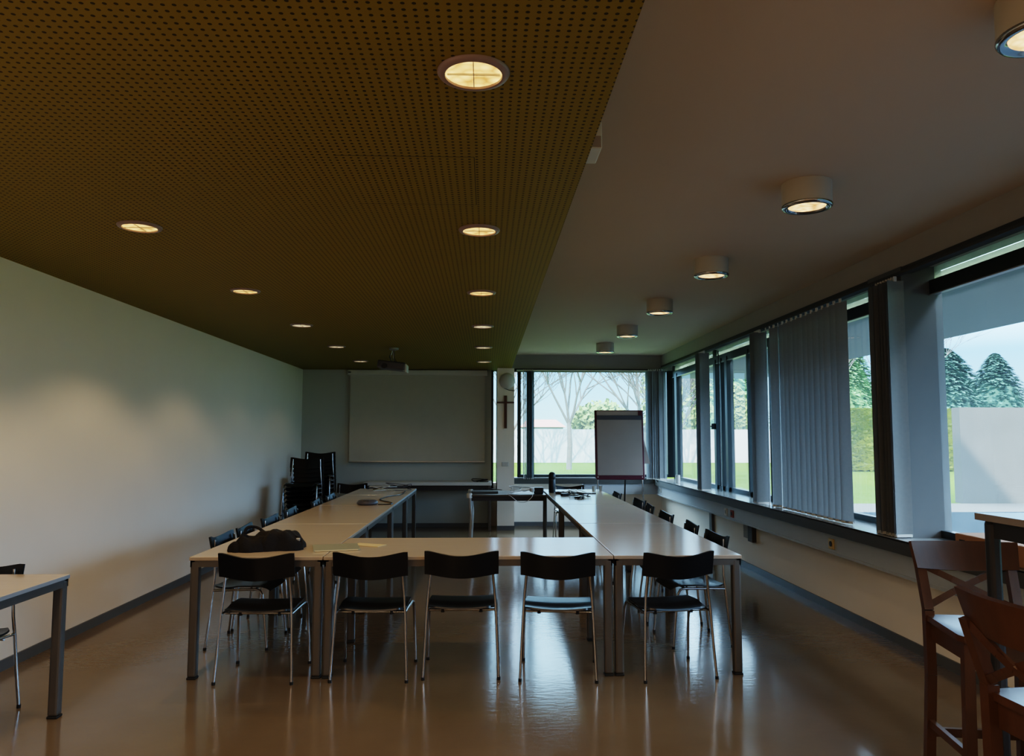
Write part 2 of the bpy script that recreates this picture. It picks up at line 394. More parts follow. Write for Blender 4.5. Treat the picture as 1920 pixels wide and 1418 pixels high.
# ------------------------------------------------------------------ ceiling lights
ys = [2.275+1.79*i for i in range(6)]
def downlight(bright):
    t = thing('downlight', '', 'ceiling light')
    MB().lathe([(.089, -.004), (.089, -.012), (.093, -.014), (.108, -.010), (.113, -.003), (.113, 0), (.089, 0)], 40).build('trim_ring', M['ring'], t)
    m = M['lampwarm'] if bright else M['lampdim']
    MB().lathe([(0, -.002), (.089, -.0045), (.089, -.001), (0, -.001)], 32).build('reflector', m, t)
    c = MB().box(-.082, .082, -.0012, .0012, -.010, -.004).box(-.0012, .0012, -.082, .082, -.010, -.004)
    c.build('cross_louvre', M['alu'], t, smooth=False)
    return t
dl = {True: downlight(True), False: downlight(False)}
used = {True: 0, False: 0}
for side, x in (('left', -1.87), ('right', -.045)):
    for i, y in enumerate(ys):
        if side == 'left' and i == 0: continue
        br = i < 3
        o = dl[br] if not used[br] else dup(dl[br]); used[br] = 1
        pos = 'nearest the camera' if i == (1 if side == 'left' else 0) else ('farthest, by the back wall' if i == 5 else
              ['', 'second', 'second' if side == 'left' else 'third', 'third' if side == 'left' else 'fourth', 'fourth' if side == 'left' else 'fifth'][i]+' from the camera')
        place(o, (x, y, ZS), 0, 'round recessed downlight in the yellow ceiling, %s row, %s' % (side, pos), 'downlights in the yellow ceiling')
        L = bpy.data.lights.new('downlight_lamp', 'SPOT'); L.energy = (20 if side == 'left' else 8)*(1 if i < 3 else .6 if i < 4 else .2); L.color = (1, .72, .42); L.spot_size = math.radians(128); L.spot_blend = .4; L.shadow_soft_size = .01
        lo = bpy.data.objects.new('downlight_lamp', L); C.objects.link(lo); lo.location = (x, y, ZS-.018)
def drum():
    t = thing('drum_downlight', '', 'ceiling light')
    MB().lathe([(.104, -.128), (.108, -.134), (.128, -.134), (.132, -.128), (.132, 0), (.0, 0)], 40, cap=False).build('housing', M['drum'], t)
    MB().lathe([(.098, -.129), (.108, -.140), (.127, -.140), (.134, -.132), (.134, -.124), (.098, -.127)], 40).build('chrome_rim', M['chrome'], t)
    MB().lathe([(0, -.1275), (.10, -.130), (.10, -.126), (0, -.126)], 32).build('reflector', M['lampdrum'], t)
    return t
d0 = drum()
for i, y in enumerate(ys):
    o = d0 if i == 0 else dup(d0)
    pos = ['nearest, cut by the right picture edge', 'second from the camera', 'third from the camera', 'fourth from the camera', 'fifth from the camera', 'farthest, by the back window'][i]
    place(o, (1.765, y-.02, ZC), 0, 'white drum ceiling light, %s' % pos, 'drum lights on the white ceiling')
    L = bpy.data.lights.new('drum_lamp', 'SPOT'); L.energy = 4 if i < 3 else 1.2; L.color = (1, .74, .48); L.spot_size = math.radians(120); L.spot_blend = .8; L.shadow_soft_size = .01
    lo = bpy.data.objects.new('drum_lamp', L); C.objects.link(lo); lo.location = (1.765, y-.02, ZC-.145)

# little box sensor beside the dropped ceiling edge
t = thing('ceiling_sensor', 'small white box sensor on the edge of the yellow ceiling', 'sensor', (XS, 3.0, 2.64))
MB().bbox(0, .055, -.05, .13, 0, .11, .006).build('housing', M['whiteplastic'], t)
MB().bbox(.006, .05, -.052, -.048, .004, .05, .001).build('lens', M['paper'], t)

# ------------------------------------------------------------------ projector
t = thing('projector', 'dark projector hanging on a bracket below the yellow ceiling', 'projector', (-1.18, 9.6, ZS))
MB().lathe([(0, 0), (.06, 0), (.06, -.02), (.02, -.03), (0, -.03)], 20).build('ceiling_plate', M['alu'], t)
MB().tube([(0, 0, -.02), (0, 0, -.13), (.03, 0, -.18)], .014, 10).tube([(-.02, .0, -.03), (-.04, .0, -.1), (-.02, 0, -.2)], .008).build('bracket', M['chrome'], t)
b = MB(); mt = Matrix.Translation((0, 0, -.225)) @ Matrix.Rotation(math.radians(6), 4, 'Y')
b.bbox(-.19, .16, -.14, .14, -.055, .045, .018, mt); body = b.build('body', M['greyplastic'], t)
MB().tube([(-.10, -.145, -.24), (-.10, -.165, -.24)], .034, 16).build('lens', M['blackplastic'], body)
MB().bbox(.15, .175, -.13, .13, -.31, -.215, .008).build('side_cover', M['whiteplastic'], t)
MB().tube([(.02, -.05, -.18), (.14, -.12, -.30)], .007).tube([(-.02, -.04, -.18), (-.1, -.1, -.22)], .007).build('support_arm', M['alu'], t)
MB().tube([(-.02, .02, -.02), (-.06, .05, -.1), (-.03, .06, -.2), (.02, .08, -.22)], .006).build('cable', M['blackplastic'], t)

# projection screen
t = thing('projection_screen', 'large pulled down projection screen on the back wall', 'screen', (-1.15, 12.645, 0))
MB().bbox(-1.16, 1.16, -.05, .04, 2.515, 2.60, .01).build('casing', M['whiteplastic'], t)
MB().box(-1.12, 1.12, -.004, .0, 1.09, 2.52).build('cloth', M['screen'], t, smooth=False)
MB().bbox(-1.125, 1.125, -.014, .012, 1.068, 1.092, .005).build('bottom_bar', M['alu'], t)
MB().bbox(-1.145, -1.10, -.062, -.048, 2.55, 2.565, .002).build('label_plate', M['blackplastic'], t)

# cross, alarm bell, switch on the pillar
t = thing('wall_cross', 'brown wooden cross hanging on the white pillar', 'cross', (.305, 12.29, 1.63))
MB().bbox(-.022, .022, -.02, .008, 0, .53, .003).build('upright', M['crosswood'], t)
MB().bbox(-.14, .14, -.024, .004, .405, .43, .003).build('crossbar', M['crosswood'], t)
t = thing('wall_speaker', 'round white wall loudspeaker on the pillar above the cross', 'loudspeaker', (.33, 12.30, 2.40))
p = [(0, -.075), (.05, -.072), (.10, -.05), (.13, -.015), (.13, 0), (0, 0)]
b = MB().lathe(p, 28); rot = Matrix.Rotation(math.radians(-90), 4, 'X'); b.v = [tuple(rot @ Matrix.Scale(-1, 4, V((0, 0, 1))) @ V(q)) for q in b.v]
b.v = [(x, -abs(y), z) for x, y, z in b.v]; b.build('shell', M['whiteplastic'], t)
MB().tube([(-.05, -.012, -.12), (.03, -.012, -.150), (.115, -.012, -.16)], .005).build('cable', M['greyplastic'], t)
t = thing('wall_switch', 'small white double switch on the pillar under the cross', 'switch', (.30, 12.30, 1.055))
MB().bbox(-.055, .055, -.012, .002, -.035, .035, .003).build('plate', M['whiteplastic'], t)
for s in (-1, 1): MB().bbox(s*.026-.02, s*.026+.02, -.018, -.010, -.022, .022, .002).build('rocker', M['whiteplastic'], t)

# sockets on the trunking
def socket(label, y, z, m, inner, sz=.045):
    t = thing('wall_socket', label, 'socket', (2.86, y, z))
    MB().bbox(-.010, .002, -sz, sz, -.042, .042, .003).build('plate', m, t)
    b = MB().lathe([(.022, 0), (.022, .006), (.0, .006)], 16); R = Matrix.Rotation(-PI/2, 4, 'Y')
    b.v = [tuple(R @ V(q)+V((-.009, 0, 0))) for q in b.v]; b.build('outlet', inner, t)
socket('white socket on the grey trunking beside the red one', 9.05, .60, M['whiteplastic'], M['alu'])
socket('red socket on the grey trunking under the window', 8.82, .60, M['socketred'], M['blackplastic'])
socket('cream yellow single socket on the grey trunking nearest the bar stools', 6.27, .607, M['socketcream'], M['blackplastic'])
socket('white socket at the far corner end of the trunking', 12.45, .63, M['whiteplastic'], M['alu'])
t = thing('pipe', 'dark vertical pipe running from trunking to floor on the right wall', 'pipe', (2.965, 9.95, 0))
MB().box(-.03, .0, -.055, .055, 0, .53).build('pipe_cover', M['base'], t, smooth=False)
t = thing('junction_box', 'pair of brown grey junction boxes on the wall under the trunking', 'junction box', (2.974, 8.5, .33))
MB().bbox(-.05, 0, -.14, .0, 0, .19, .004).build('box', M['sillfront'], t)
MB().bbox(-.03, 0, .05, .2, .02, .18, .004).build('box', M['beam'], t)
# small candle glass on the far window sill
t = thing('glass_jar', 'small clear glass jar on the window sill near the far corner', 'jar', (2.93, 11.6, .788))
MB().lathe([(.03, 0), (.034, .01), (.034, .11), (.031, .11), (.031, .012), (0, .012)], 20).build('jar_body', M['whiteplastic'], t)
MB().lathe([(0, .11), (.036, .11), (.036, .125), (0, .125)], 20).build('jar_lid', M['alu'], t)

# ------------------------------------------------------------------ tables
TZ = .74
def table(label, x0, x1, y0, y1, group, edge='lamedge', legs=True):
    cx, cy = (x0+x1)/2, (y0+y1)/2
    t = thing('conference_table', label, 'table', (cx, cy, 0), 0, group)
    hx, hy = (x1-x0)/2-.003, (y1-y0)/2-.008
    MB().bbox(-hx, hx, -hy, hy, TZ-.022, TZ, .002).build('tabletop', M['laminate'], t)
    e = MB()
    for a in ((-hx-.001, hx+.001, -hy-.0015, -hy+.001), (-hx-.001, hx+.001, hy-.001, hy+.0015), (-hx-.0015, -hx+.001, -hy, hy), (hx-.001, hx+.0015, -hy, hy)):
        e.box(*a, TZ-.021, TZ-.003)
    e.build('edge_band', M[edge], t, smooth=False)
    f = MB(); i = .004
    f.box(-hx+i, hx-i, -hy+i, -hy+.03, TZ-.062, TZ-.0225).box(-hx+i, hx-i, hy-.03, hy-i, TZ-.062, TZ-.0225)
    f.box(-hx+i, -hx+.03, -hy+i, hy-i, TZ-.062, TZ-.0225).box(hx-.03, hx-i, -hy+i, hy-i, TZ-.062, TZ-.0225)
    f.build('underframe', M['tmetal'], t, smooth=False)
    for sx in (-1, 1):
        for sy in (-1, 1):
            px, py = sx*(hx-.030), sy*(hy-.030)
            lg = MB().bbox(px-.027, px+.027, py-.027, py+.027, .012, TZ-.0225, .012).build('leg', M['tmetal'], t)
            MB().bbox(px-.028, px+.028, py-.028, py+.028, 0, .013, .004).build('foot_glide', M['rubber'], lg)
    return t
XL0, XL1, XR0, XR1, Y0 = -1.833, -1.013, .803, 1.617, 4.808
G = 'conference tables pushed into a U shape'
table('maple topped table at the front left corner, carrying the black bag', XL0, XL1, Y0, 6.62, G)
table('maple topped table across the front of the U, between both rows', XL1+.002, XR0-.002, Y0, 5.70, G)
table('maple topped table at the front right corner, nearest and with the window glare', XR0, XR1, Y0, 6.62, G)
table('second table of the right row, behind the front corner table', XR0, XR1, 6.622, 8.515, G)
table('last table of the right row, with the cables and black speaker', XR0, XR1, 8.517, 10.95, G, 'greyedge')
table('second table of the left row, just behind the black bag table', XL0, XL1, 6.622, 8.41, G)
table('third table of the left row, carrying the grey conference phone', XL0, XL1, 8.412, 9.9, G, 'greyedge')
table('last table of the left row, with loose cables at its far end', XL0, XL1, 9.902, 11.15, G, 'greyedge')
table('separate table at the left edge of the view by the wall', WL+.03, -2.245, 2.45, 4.25, None, 'greyedge')
# far cross table
t = thing('side_table', 'low dark table with grey corner caps standing across the far end', 'table', (.275, 10.55, 0))
MB().bbox(-.52, .52, -.4, .4, .70, .722, .004).build('tabletop', M['tmetal'], t)
MB().box(-.50, .50, -.38, -.35, .64, .699).box(-.50, .50, .35, .38, .64, .699).build('underframe', M['dmetal'], t, smooth=False)
for sx in (-1,):
    for sy in (-1, 1):
        lg = MB().tube([(sx*.49, sy*.36, .70), (sx*.49, sy*.36, .55), (sx*.475, sy*.36, .45), (sx*.485, sy*.36, .2), (sx*.50, sy*.36, 0)], .026, 12).build('leg', M['alu'], t)
        MB().lathe([(.0, .68), (.036, .68), (.036, .735), (.028, .742), (0, .742)], 16, (sx*.5, sy*.38, 0)).build('corner_cap', M['whiteplastic'], lg)
t = thing('dark_folder', 'flat dark case lying on the far cross table', 'case', (-.02, 10.5, .722))
MB().bbox(-.18, .18, -.13, .13, 0, .03, .006).build('case_body', M['sillfront'], t)
# wall console under the screen
t = thing('console_table', 'long narrow white table standing against the wall under the screen', 'table', (-.85, 12.40, 0))
MB().bbox(-1.1, .93, -.26, .26, .72, .77, .005).build('tabletop', M['whiteplastic'], t)
for x in (-1.05, .90):
    for y in (-.22, .22):
        lg = MB().bbox(x-.022, x+.022, y-.022, y+.022, .0, .72, .005).build('leg', M['tmetal'], t)
MB().box(-1.06, .90, -.235, -.215, .64, .72).build('underframe', M['dmetal'], t, smooth=False)

# ------------------------------------------------------------------ chairs
def make_chair():
    t = thing('conference_chair', '', 'chair')
    def zx(x): return .018*(x/.21)**2
    def seat(u, v):
        x = (u-.5)*2; y = -.185+.405*v
        w = .200+.012*math.sin(v*PI)-.03*max(0, v-.85)/.15
        if v < .12: w -= .03*(1-v/.12)**2
        z = .425-.014*math.sin(min(v/.45, 1)*PI)+.012*max(0, v-.45)-(.035*((v-.82)/.18)**2 if v > .82 else 0)
        return (x*w, y, z+zx(x*w)*(1-.7*v))
    MB().grid(seat, 12, 14, .011).build('seat', M['blackseat'], t)
    def back(u, v):
        x = (u-.5)*.46; e = 1-abs(x)/.23; s = math.sin(min(1, max(0, e))*PI/2)**1.3
        z0 = .632-.022*s; z1 = .778-.030*s
        if u < .04 or u > .96: z1 -= .003
        return (x, -.195-.040*s-.018*v+.012*(1-v), z0+(z1-z0)*v)
    MB().grid(back, 20, 5, .012).build('backrest', M['blackply'], t)
    for s in (-1, 1):
        l = MB().tube([(s*.232, -.215, .006), (s*.226, -.200, .14), (s*.214, -.178, .40), (s*.207, -.170, .50), (s*.196, -.174, .62), (s*.189, -.184, .752)], .0085, 8).build('rear_leg', M['chrome'], t)
        MB().tube([(s*.232, -.215, 0), (s*.232, -.215, .018)], .011, 10).build('foot_cap', M['rubber'], l)
        l = MB().tube([(s*.234, .215, .006), (s*.229, .195, .20), (s*.223, .172, .375), (s*.220, .155, .405), (s*.216, .125, .413), (s*.212, -.05, .408), (s*.213, -.176, .405)], .0085, 8).build('front_leg', M['chrome'], t)
        MB().tube([(s*.234, .215, 0), (s*.234, .215, .018)], .011, 10).build('foot_cap', M['rubber'], l)
    MB().tube([(-.212, .10, .402), (.212, .10, .402)], .008).tube([(-.212, -.10, .396), (.212, -.10, .396)], .008).build('seat_support', M['chrome'], t)
    for x in (-.12, .12):
        MB().tube([(x, -.10, .382), (x, -.10, .402)], .012, 10).build('stacking_bumper', M['rubber'], t)
    return t
ch0 = make_chair(); first = [True]
def chair(x, y, rz, label, group, z=0):
    o = ch0 if first[0] else dup(ch0); first[0] = False
    return place(o, (x, y, z), rz, label, group)
R = math.radians
# front row, backs to the camera (rear feet ~ y 4.72)
G = 'chairs along the front of the table'
chair(-1.392, 4.930, R(-1), 'black chair with chrome legs at the front, in front of the black bag', G)
chair(-.703, 4.950, R(-2), 'black chair at the front, second from left, in front of the folder', G)
chair(-.152, 4.990, R(0), 'black chair at the front, the middle one of five', G)
chair(.462, 4.925, R(-6), 'black chair at the front with a bright glossy seat reflecting the window', G)
chair(1.160, 4.925, R(9), 'black chair at the front right corner, turned slightly left', G)
for i, y in enumerate([5.70, 6.235, 6.93, 7.72, 8.72, 9.60]):
    chair(-1.735+(.0, .0, .0, -.02, .01, -.01)[i], y, R(-90+random.uniform(-3, 3)), 'black chair on the wall side of the left table row, %s' %
          ('nearest the camera' if i == 0 else 'farthest' if i == 5 else ORD[i]+' from the camera'), 'chairs along the left table row')
for i, y in enumerate([5.66, 6.36, 7.2, 8.05, 8.75, 9.85]):
    chair(1.515+(.0, .0, -.01, .01, .05, -.02)[i], y, R(90+(4, -3, 2, -4, 5, 2)[i]), 'black chair on the window side of the right table row, %s' %
          ('nearest the camera' if i == 0 else 'farthest' if i == 5 else ORD[i]+' from the camera'), 'chairs along the right table row')
chair(1.22, 11.10, R(180), 'black chair tucked under the far end of the right table row', None)
chair(-2.06, 11.62, R(180), 'single black chair beyond the left table row by the back wall', None)
chair(-2.80, 4.165, R(176), 'black chair behind the separate table at the left edge', None)
# stacks in the back left corner, facing the camera
def stack(x, y, n, which, dz=.060, rz=180):
    for k in range(n):
        pos = 'bottom' if k == 0 else 'topmost' if k == n-1 else ORD[k]+' from the bottom'
        chair(x-.0*k, y-.012*k, R(rz), 'black stacked chair, %s of the %s' % (pos, which), 'chairs stacked in the back left corner', z=k*dz)
stack(-2.53, 10.72, 8, 'front stack by the left wall')
stack(-2.56, 11.72, 9, 'taller rear stack in the back corner')

# ------------------------------------------------------------------ things on the tables
def spl(pts, n=10):
    pts = [V(p) for p in pts]; out = []
    P = [pts[0]]+pts+[pts[-1]]
    for i in range(1, len(P)-2):
        for k in range(n):
            u = k/n; a, b, c, d = P[i-1], P[i], P[i+1], P[i+2]
            out.append(.5*((2*b)+(-a+c)*u+(2*a-5*b+4*c-d)*u*u+(-a+3*b-3*c+d)*u**3))
    return out+[pts[-1]]
# black bag / jacket heap
t = thing('shoulder_bag', 'soft black bag lying slumped on the front left table', 'bag', (-1.50, 5.12, TZ))
def blob(cx, cy, rx, ry, h, seed, mb, nu=28, nv=14, rz=0):
    from mathutils import noise as nz
    cr, sr = math.cos(rz), math.sin(rz)
    def fn(u, v):
        a = u*2*PI; e = v*PI/2
        r = math.cos(e)**.7
        k = 1+.30*nz.noise(V((math.cos(a)*1.7+seed, math.sin(a)*1.7, v*1.5)))
        x = rx*r*math.cos(a)*k; y = ry*r*math.sin(a)*k
        z = h*math.sin(e)**.8*(1+.35*nz.noise(V((x*14, y*14, seed))))
        z += .014*math.sin(x*60+seed)*math.sin(e)*.7
        return (cx+x*cr-y*sr, cy+x*sr+y*cr, max(0, z))
    mb.grid(fn, nu, nv)
b = MB(); blob(.10, .06, .19, .15, .115, 1.3, b, rz=-.15); blob(-.04, -.03, .12, .11, .09, 4.1, b); blob(-.12, -.08, .055, .05, .06, 7.7, b)
b.build('bag_body', M['blackcloth'], t)
for q in ([(-.11, .02, .05), (-.10, .06, .13), (-.05, .10, .135), (.02, .08, .10)], [(-.12, -.09, .05), (-.08, -.06, .10), (-.05, -.01, .07)], [(.20, .06, .09), (.27, .02, .06), (.285, -.02, .02), (.25, -.06, .006)]):
    MB().tube(spl(q), .010, 6).build('strap', M['blackcloth'], t)
MB().bbox(.245, .27, -.005, .012, .055, .075, .003).build('buckle', M['alu'], t)
# folder and note
t = thing('document_folder', 'sage green folder lying across the joint of the front tables', 'folder', (-1.0, 5.16, TZ+.001), R(14))
MB().bbox(-.150, .150, -.13, .15, 0, .010, .002).build('cover', M['folder'], t)
MB().bbox(-.140, .135, -.132, -.128, .002, .0075, .0005).build('pages', M['note'], t)
o = tag(MB().bbox(-.12, .10, -.05, .06, 0, .003, .001).build('note_paper', M['note'], loc=(-.80, 5.30, TZ+.001)), 'cream yellow sheet of paper beside the folder', 'paper'); o.rotation_euler = (0, 0, R(-24))
# conference phone + cable
t = thing('conference_phone', 'grey black conference phone lying on the left table row', 'phone', (-1.31, 8.48, TZ))
MB().lathe([(.0, 0), (.10, 0), (.115, .012), (.115, .03), (.095, .05), (.05, .056), (0, .052)], 28).build('phone_body', M['greyplastic'], t)
MB().bbox(-.03, .03, -.10, -.06, .042, .050, .003).build('keypad', M['blackplastic'], t)
tag(MB().tube(spl([(-1.19, 8.46, TZ+.006), (-1.10, 8.45, TZ+.006), (-1.045, 8.55, TZ+.006), (-1.10, 8.75, TZ+.006), (-1.26, 9.1, TZ+.006), (-1.22, 9.6, TZ+.006), (-1.10, 9.95, TZ+.006), (-1.12, 10.6, TZ+.006)]), .006, 6).build('phone_cable', M['blackplastic']),
    'black cable winding along the left table row from the phone', 'cable')
def loose(name, label, cx, cy, m, n, rx, ry, h, seed, rr=.005):
    rnd = random.Random(seed); pts = []
    for k in range(n):
        a = rnd.uniform(0, 2*PI); pts.append((cx+rx*math.cos(a)*rnd.uniform(.3, 1), cy+ry*math.sin(a)*rnd.uniform(.3, 1), TZ+.004+(rnd.uniform(.0, h) if 0 < k < n-1 else 0)))
    return tag(MB().tube(spl(pts, 8), rr, 6).build(name, m), label, 'cable')
loose('cable', 'tangled white cable at the far end of the left table row', -1.40, 10.7, M['whiteplastic'], 9, .28, .3, .07, 3)
loose('cable', 'thin grey cable looping up at far end of the left table row', -1.22, 10.85, M['greyplastic'], 7, .22, .22, .10, 5)
loose('cable', 'dark cable coil near the black chair past the left tables', -1.55, 10.95, M['blackplastic'], 6, .2, .12, .05, 11)
t = thing('power_adapter', 'black plug adapter lying among the cables in front of the speaker', 'adapter', (1.0, 9.72, TZ), R(20))
MB().bbox(-.05, .05, -.03, .03, 0, .035, .006).build('adapter_body', M['blackplastic'], t)
MB().bbox(.05, .07, -.012, .012, .008, .022, .002).build('plug', M['whiteplastic'], t)
# far right gear
t = thing('speaker', 'black upright cylindrical speaker standing on the last right table', 'speaker', (.885, 10.28, TZ))
MB().lathe([(0, 0), (.044, 0), (.047, .01), (.047, .17), (.045, .175), (.047, .18), (.047, .235), (.040, .262), (.022, .277), (0, .28)], 28).build('speaker_body', M['blackplastic'], t)
MB().lathe([(.0475, .172), (.0485, .175), (.0475, .178)], 28).build('band', M['greyplastic'], t)
t = thing('camera_box', 'small black webcam with a white lens ring beside the speaker', 'webcam', (.70, 10.33, .725))
MB().bbox(-.06, .07, -.05, .05, .0, .085, .012).build('camera_body', M['blackplastic'], t)
MB().lathe([(0, 0), (.03, 0), (.034, .012), (.03, .05), (0, .055)], 16, (-.085, -.05, .03)).build('lens', M['whiteplastic'], t)
t = thing('power_strip', 'black power strip lying behind the earphones on the right table', 'power strip', (1.04, 10.05, TZ), R(-8))
MB().bbox(-.13, .13, -.03, .03, 0, .032, .006).build('strip_body', M['blackplastic'], t)
for k in range(4): MB().lathe([(0, 0), (.018, 0), (.018, .003), (0, .003)], 12, (-.09+k*.06, 0, .032)).build('outlet', M['greyplastic'], t)
loose('cable', 'white cable bundle spread in front of the black speaker', 1.16, 9.85, M['whiteplastic'], 16, .19, .30, .06, 21)
loose('cable', 'thin black cable tangled among the white cable in front of the speaker', 1.20, 9.65, M['blackplastic'], 12, .18, .26, .04, 22, .006)
c = loose('cable', 'white cable loop hanging over the front edge of the far cross table', .45, 10.28, M['whiteplastic'], 7, .2, .08, .06, 23)
tag(MB().tube(spl([(.28, 10.16, .73), (.33, 10.13, .70), (.42, 10.12, .635), (.52, 10.12, .63), (.60, 10.13, .69), (.62, 10.17, .74)]), .004, 6).build('cable', M['whiteplastic']), 'white cable sagging in an arc below the edge of the cross table', 'cable')
loose('cable', 'pale cable pile on the right half of the far cross table', .45, 10.4, M['whiteplastic'], 14, .22, .18, .08, 27)
loose('cable', 'black power cord running over the far cross table to the pillar', .12, 10.6, M['blackplastic'], 5, .26, .12, .05, 29)
t = thing('tablet', 'small flat black tablet on the far right table near the flip chart', 'tablet', (1.36, 10.1, TZ), R(4))
MB().bbox(-.085, .085, -.05, .05, 0, .014, .004).build('tablet_body', M['blackplastic'], t)
for k, (x, y) in enumerate([(1.50, 10.62), (1.60, 10.64)]):
    t = thing('drinking_glass', 'clear drinking glass at the far table end, %s of the pair' % ('left' if k == 0 else 'right'), 'glass', (x, y, TZ), 0, 'drinking glasses')
    MB().lathe([(.0, 0), (.026, 0), (.031, .07), (.029, .07), (.024, .006), (0, .006)], 18).build('glass_body', M['alu'], t)
loose('earphones', 'small earphones with wire lying on the right table in front of the cables', 1.12, 9.25, M['blackplastic'], 7, .14, .14, .02, 31, .007)
o = loose('cable', 'black cables piled on the right end of the wall console', -.10, 12.3, M['blackplastic'], 9, .2, .08, .05, 41, .007); o.location.z = .032

# ------------------------------------------------------------------ flip chart
t = thing('flip_chart', 'flip chart with maroon frame and blank paper before the back window', 'flip chart', (2.015, 11.45, 0), R(-1))
mt = Matrix.Translation((0, 0, .87)) @ Matrix.Rotation(R(-5), 4, 'X')
b = MB(); b.bbox(-.375, .375, -.012, .012, 0, 1.035, .012, mt); bd = b.build('board', M['maroon'], t)
b = MB(); b.bbox(-.34, .345, -.018, -.012, .045, 1.0, .002, mt); b.build('paper_pad', M['paper'], t)
b = MB(); b.bbox(-.345, .35, -.034, -.016, .955, 1.02, .01, mt); cl = b.build('clamp_bar', M['paper'], t)
b = MB(); b.bbox(.29, .352, -.04, -.03, .95, 1.025, .008, mt); b.build('clamp_knob', M['maroon'], cl)
b = MB(); b.bbox(-.34, .345, -.022, -.017, .885, .95, .002, mt); b.build('clamp_shadow_strip', M['greyplastic'], cl)  # dark strip below the clamp bar, in place of its shadow
b = MB(); b.bbox(-.36, .36, -.05, .0, -.022, .008, .006, mt); b.build('pen_tray', M['maroon'], t)
for s in (-1, 1): MB().tube([(s*.335, .0, .9), (s*.345, -.02, .4), (s*.36, -.07, 0)], .012).build('leg', M['chrome'], t)
MB().tube([(.10, .05, 1.3), (.11, .25, .65), (.12, .45, 0)], .012).build('rear_leg', M['blackplastic'], t)
b = MB(); b.grid(lambda u, v: (.37+.09*u*v, .02, 1.45-.36*v), 3, 4); b.build('hanging_sheet', M['paper'], t)

# ------------------------------------------------------------------ bar table, stools, box
BT = 1.205
t = thing('bar_table', 'tall charcoal legged bar table at the right edge of the view', 'table', (2.2, 1.75, 0))
x0, x1, y0, y1 = 1.800-2.2, 2.60-2.2, .95-1.75, 2.77-1.75
MB().bbox(x0, x1, y0, y1, BT-.025, BT, .002).build('tabletop', M['bartop'], t)
MB().box(x0+.02, x1-.02, y1-.055, y1-.03, BT-.085, BT-.0255).box(x0+.025, x0+.05, y0+.02, y1-.03, BT-.085, BT-.0255).box(x1-.05, x1-.025, y0+.02, y1-.03, BT-.085, BT-.0255).box(x0+.02, x1-.02, y0+.03, y0+.055, BT-.085, BT-.0255).build('underframe', M['dmetal'], t, smooth=False)
for px in (x0+.034, x1-.034):
    for py in (y0+.047, y1-.047):
        MB().bbox(px-.021, px+.021, py-.021, py+.021, 0, BT-.0255, .012).build('leg', M['dmetal'], t)

def make_stool():
    t = thing('bar_stool', '', 'stool')
    def seat(u, v, top=True):
        x = (u-.5)*2; y = -.18+.37*v; w = .185+.02*v
        if v > .9: w -= .012*((v-.9)/.1)**2
        return (x*w, y, .742-.010*(1-x*x)*math.sin(v*PI))
    MB().grid(seat, 14, 12, .024).build('seat', M['wood'], t)
    a = MB(); a.box(-.165, .165, .138, .158, .64, .722).box(-.165, .165, -.168, -.148, .64, .722)
    a.box(-.172, -.152, -.16, .15, .64, .722).box(.152, .172, -.16, .15, .64, .722); a.build('apron', M['wood'], t, smooth=False)
    def bar(mb, p, q, w, d):
        p, q = V(p), V(q); z = (q-p).normalized(); x = V((1, 0, 0)); 
        if abs(z.x) > .9: x = V((0, 0, 1))
        y = z.cross(x).normalized(); x = y.cross(z).normalized()
        vs = [c+x*a*w/2+y*b_*d/2 for c in (p, q) for a, b_ in ((-1, -1), (1, -1), (1, 1), (-1, 1))]
        mb.add(vs, [(3, 2, 1, 0), (4, 5, 6, 7), (0, 1, 5, 4), (1, 2, 6, 5), (2, 3, 7, 6), (3, 0, 4, 7)])
    for s in (-1, 1):
        l = MB(); bar(l, (s*.185, .165, 0), (s*.165, .145, .72), .038, .034); l.build('front_leg', M['wood'], t, smooth=False)
        l = MB(); bar(l, (s*.185, -.215, 0), (s*.175, -.175, .50), .036, .034); bar(l, (s*.175, -.175, .50), (s*.175, -.178, .76), .036, .036); bar(l, (s*.175, -.178, .76), (s*.180, -.235, .95), .036, .032)
        l.build('rear_leg', M['wood'], t, smooth=False)
        l = MB(); bar(l, (s*.178, .15, .30), (s*.18, -.19, .30), .02, .03); l.build('side_rail', M['wood'], t, smooth=False)
    l = MB(); bar(l, (-.18, .155, .22), (.18, .155, .22), .034, .02); l.build('foot_rail', M['wood'], t, smooth=False)
    l = MB(); bar(l, (-.18, -.195, .26), (.18, -.195, .26), .034, .02); l.build('back_rail', M['wood'], t, smooth=False)
    for s in (-1, 1):
        l = MB(); k = 6
        for i in range(k):
            f0, f1 = i/k, (i+1)/k
            P = lambda f: (s*(-.165+.33*f), -.190-.042*f-.018*math.sin(f*PI)+s*.003, .775+.160*f)
            bar(l, P(f0), P(f1), .026, .012)
        l.build('cross_brace', M['wood'], t, smooth=False)
    def rail(u, v):
        x = (u-.5)*.435; s = math.cos((u-.5)*PI)
        return (x*(1-.05*(1-v)), -.215-.035*s-.030*v, .925+.105*v-.012*s*(1-v)+(.004 if v > .9 else 0))
    MB().grid(rail, 16, 4, .018).build('top_rail', M['wood'], t)
    return t
s0 = make_stool()
place(s0, (2.0, 2.985, -.0), R(180-9), 'wooden cross back bar stool facing the camera behind the bar table leg', 'bar stools at the tall table')
s1 = dup(s0); place(s1, (1.665, 2.075, 0), R(-90+3), 'nearest wooden cross back bar stool, seen from behind at lower right', 'bar stools at the tall table')

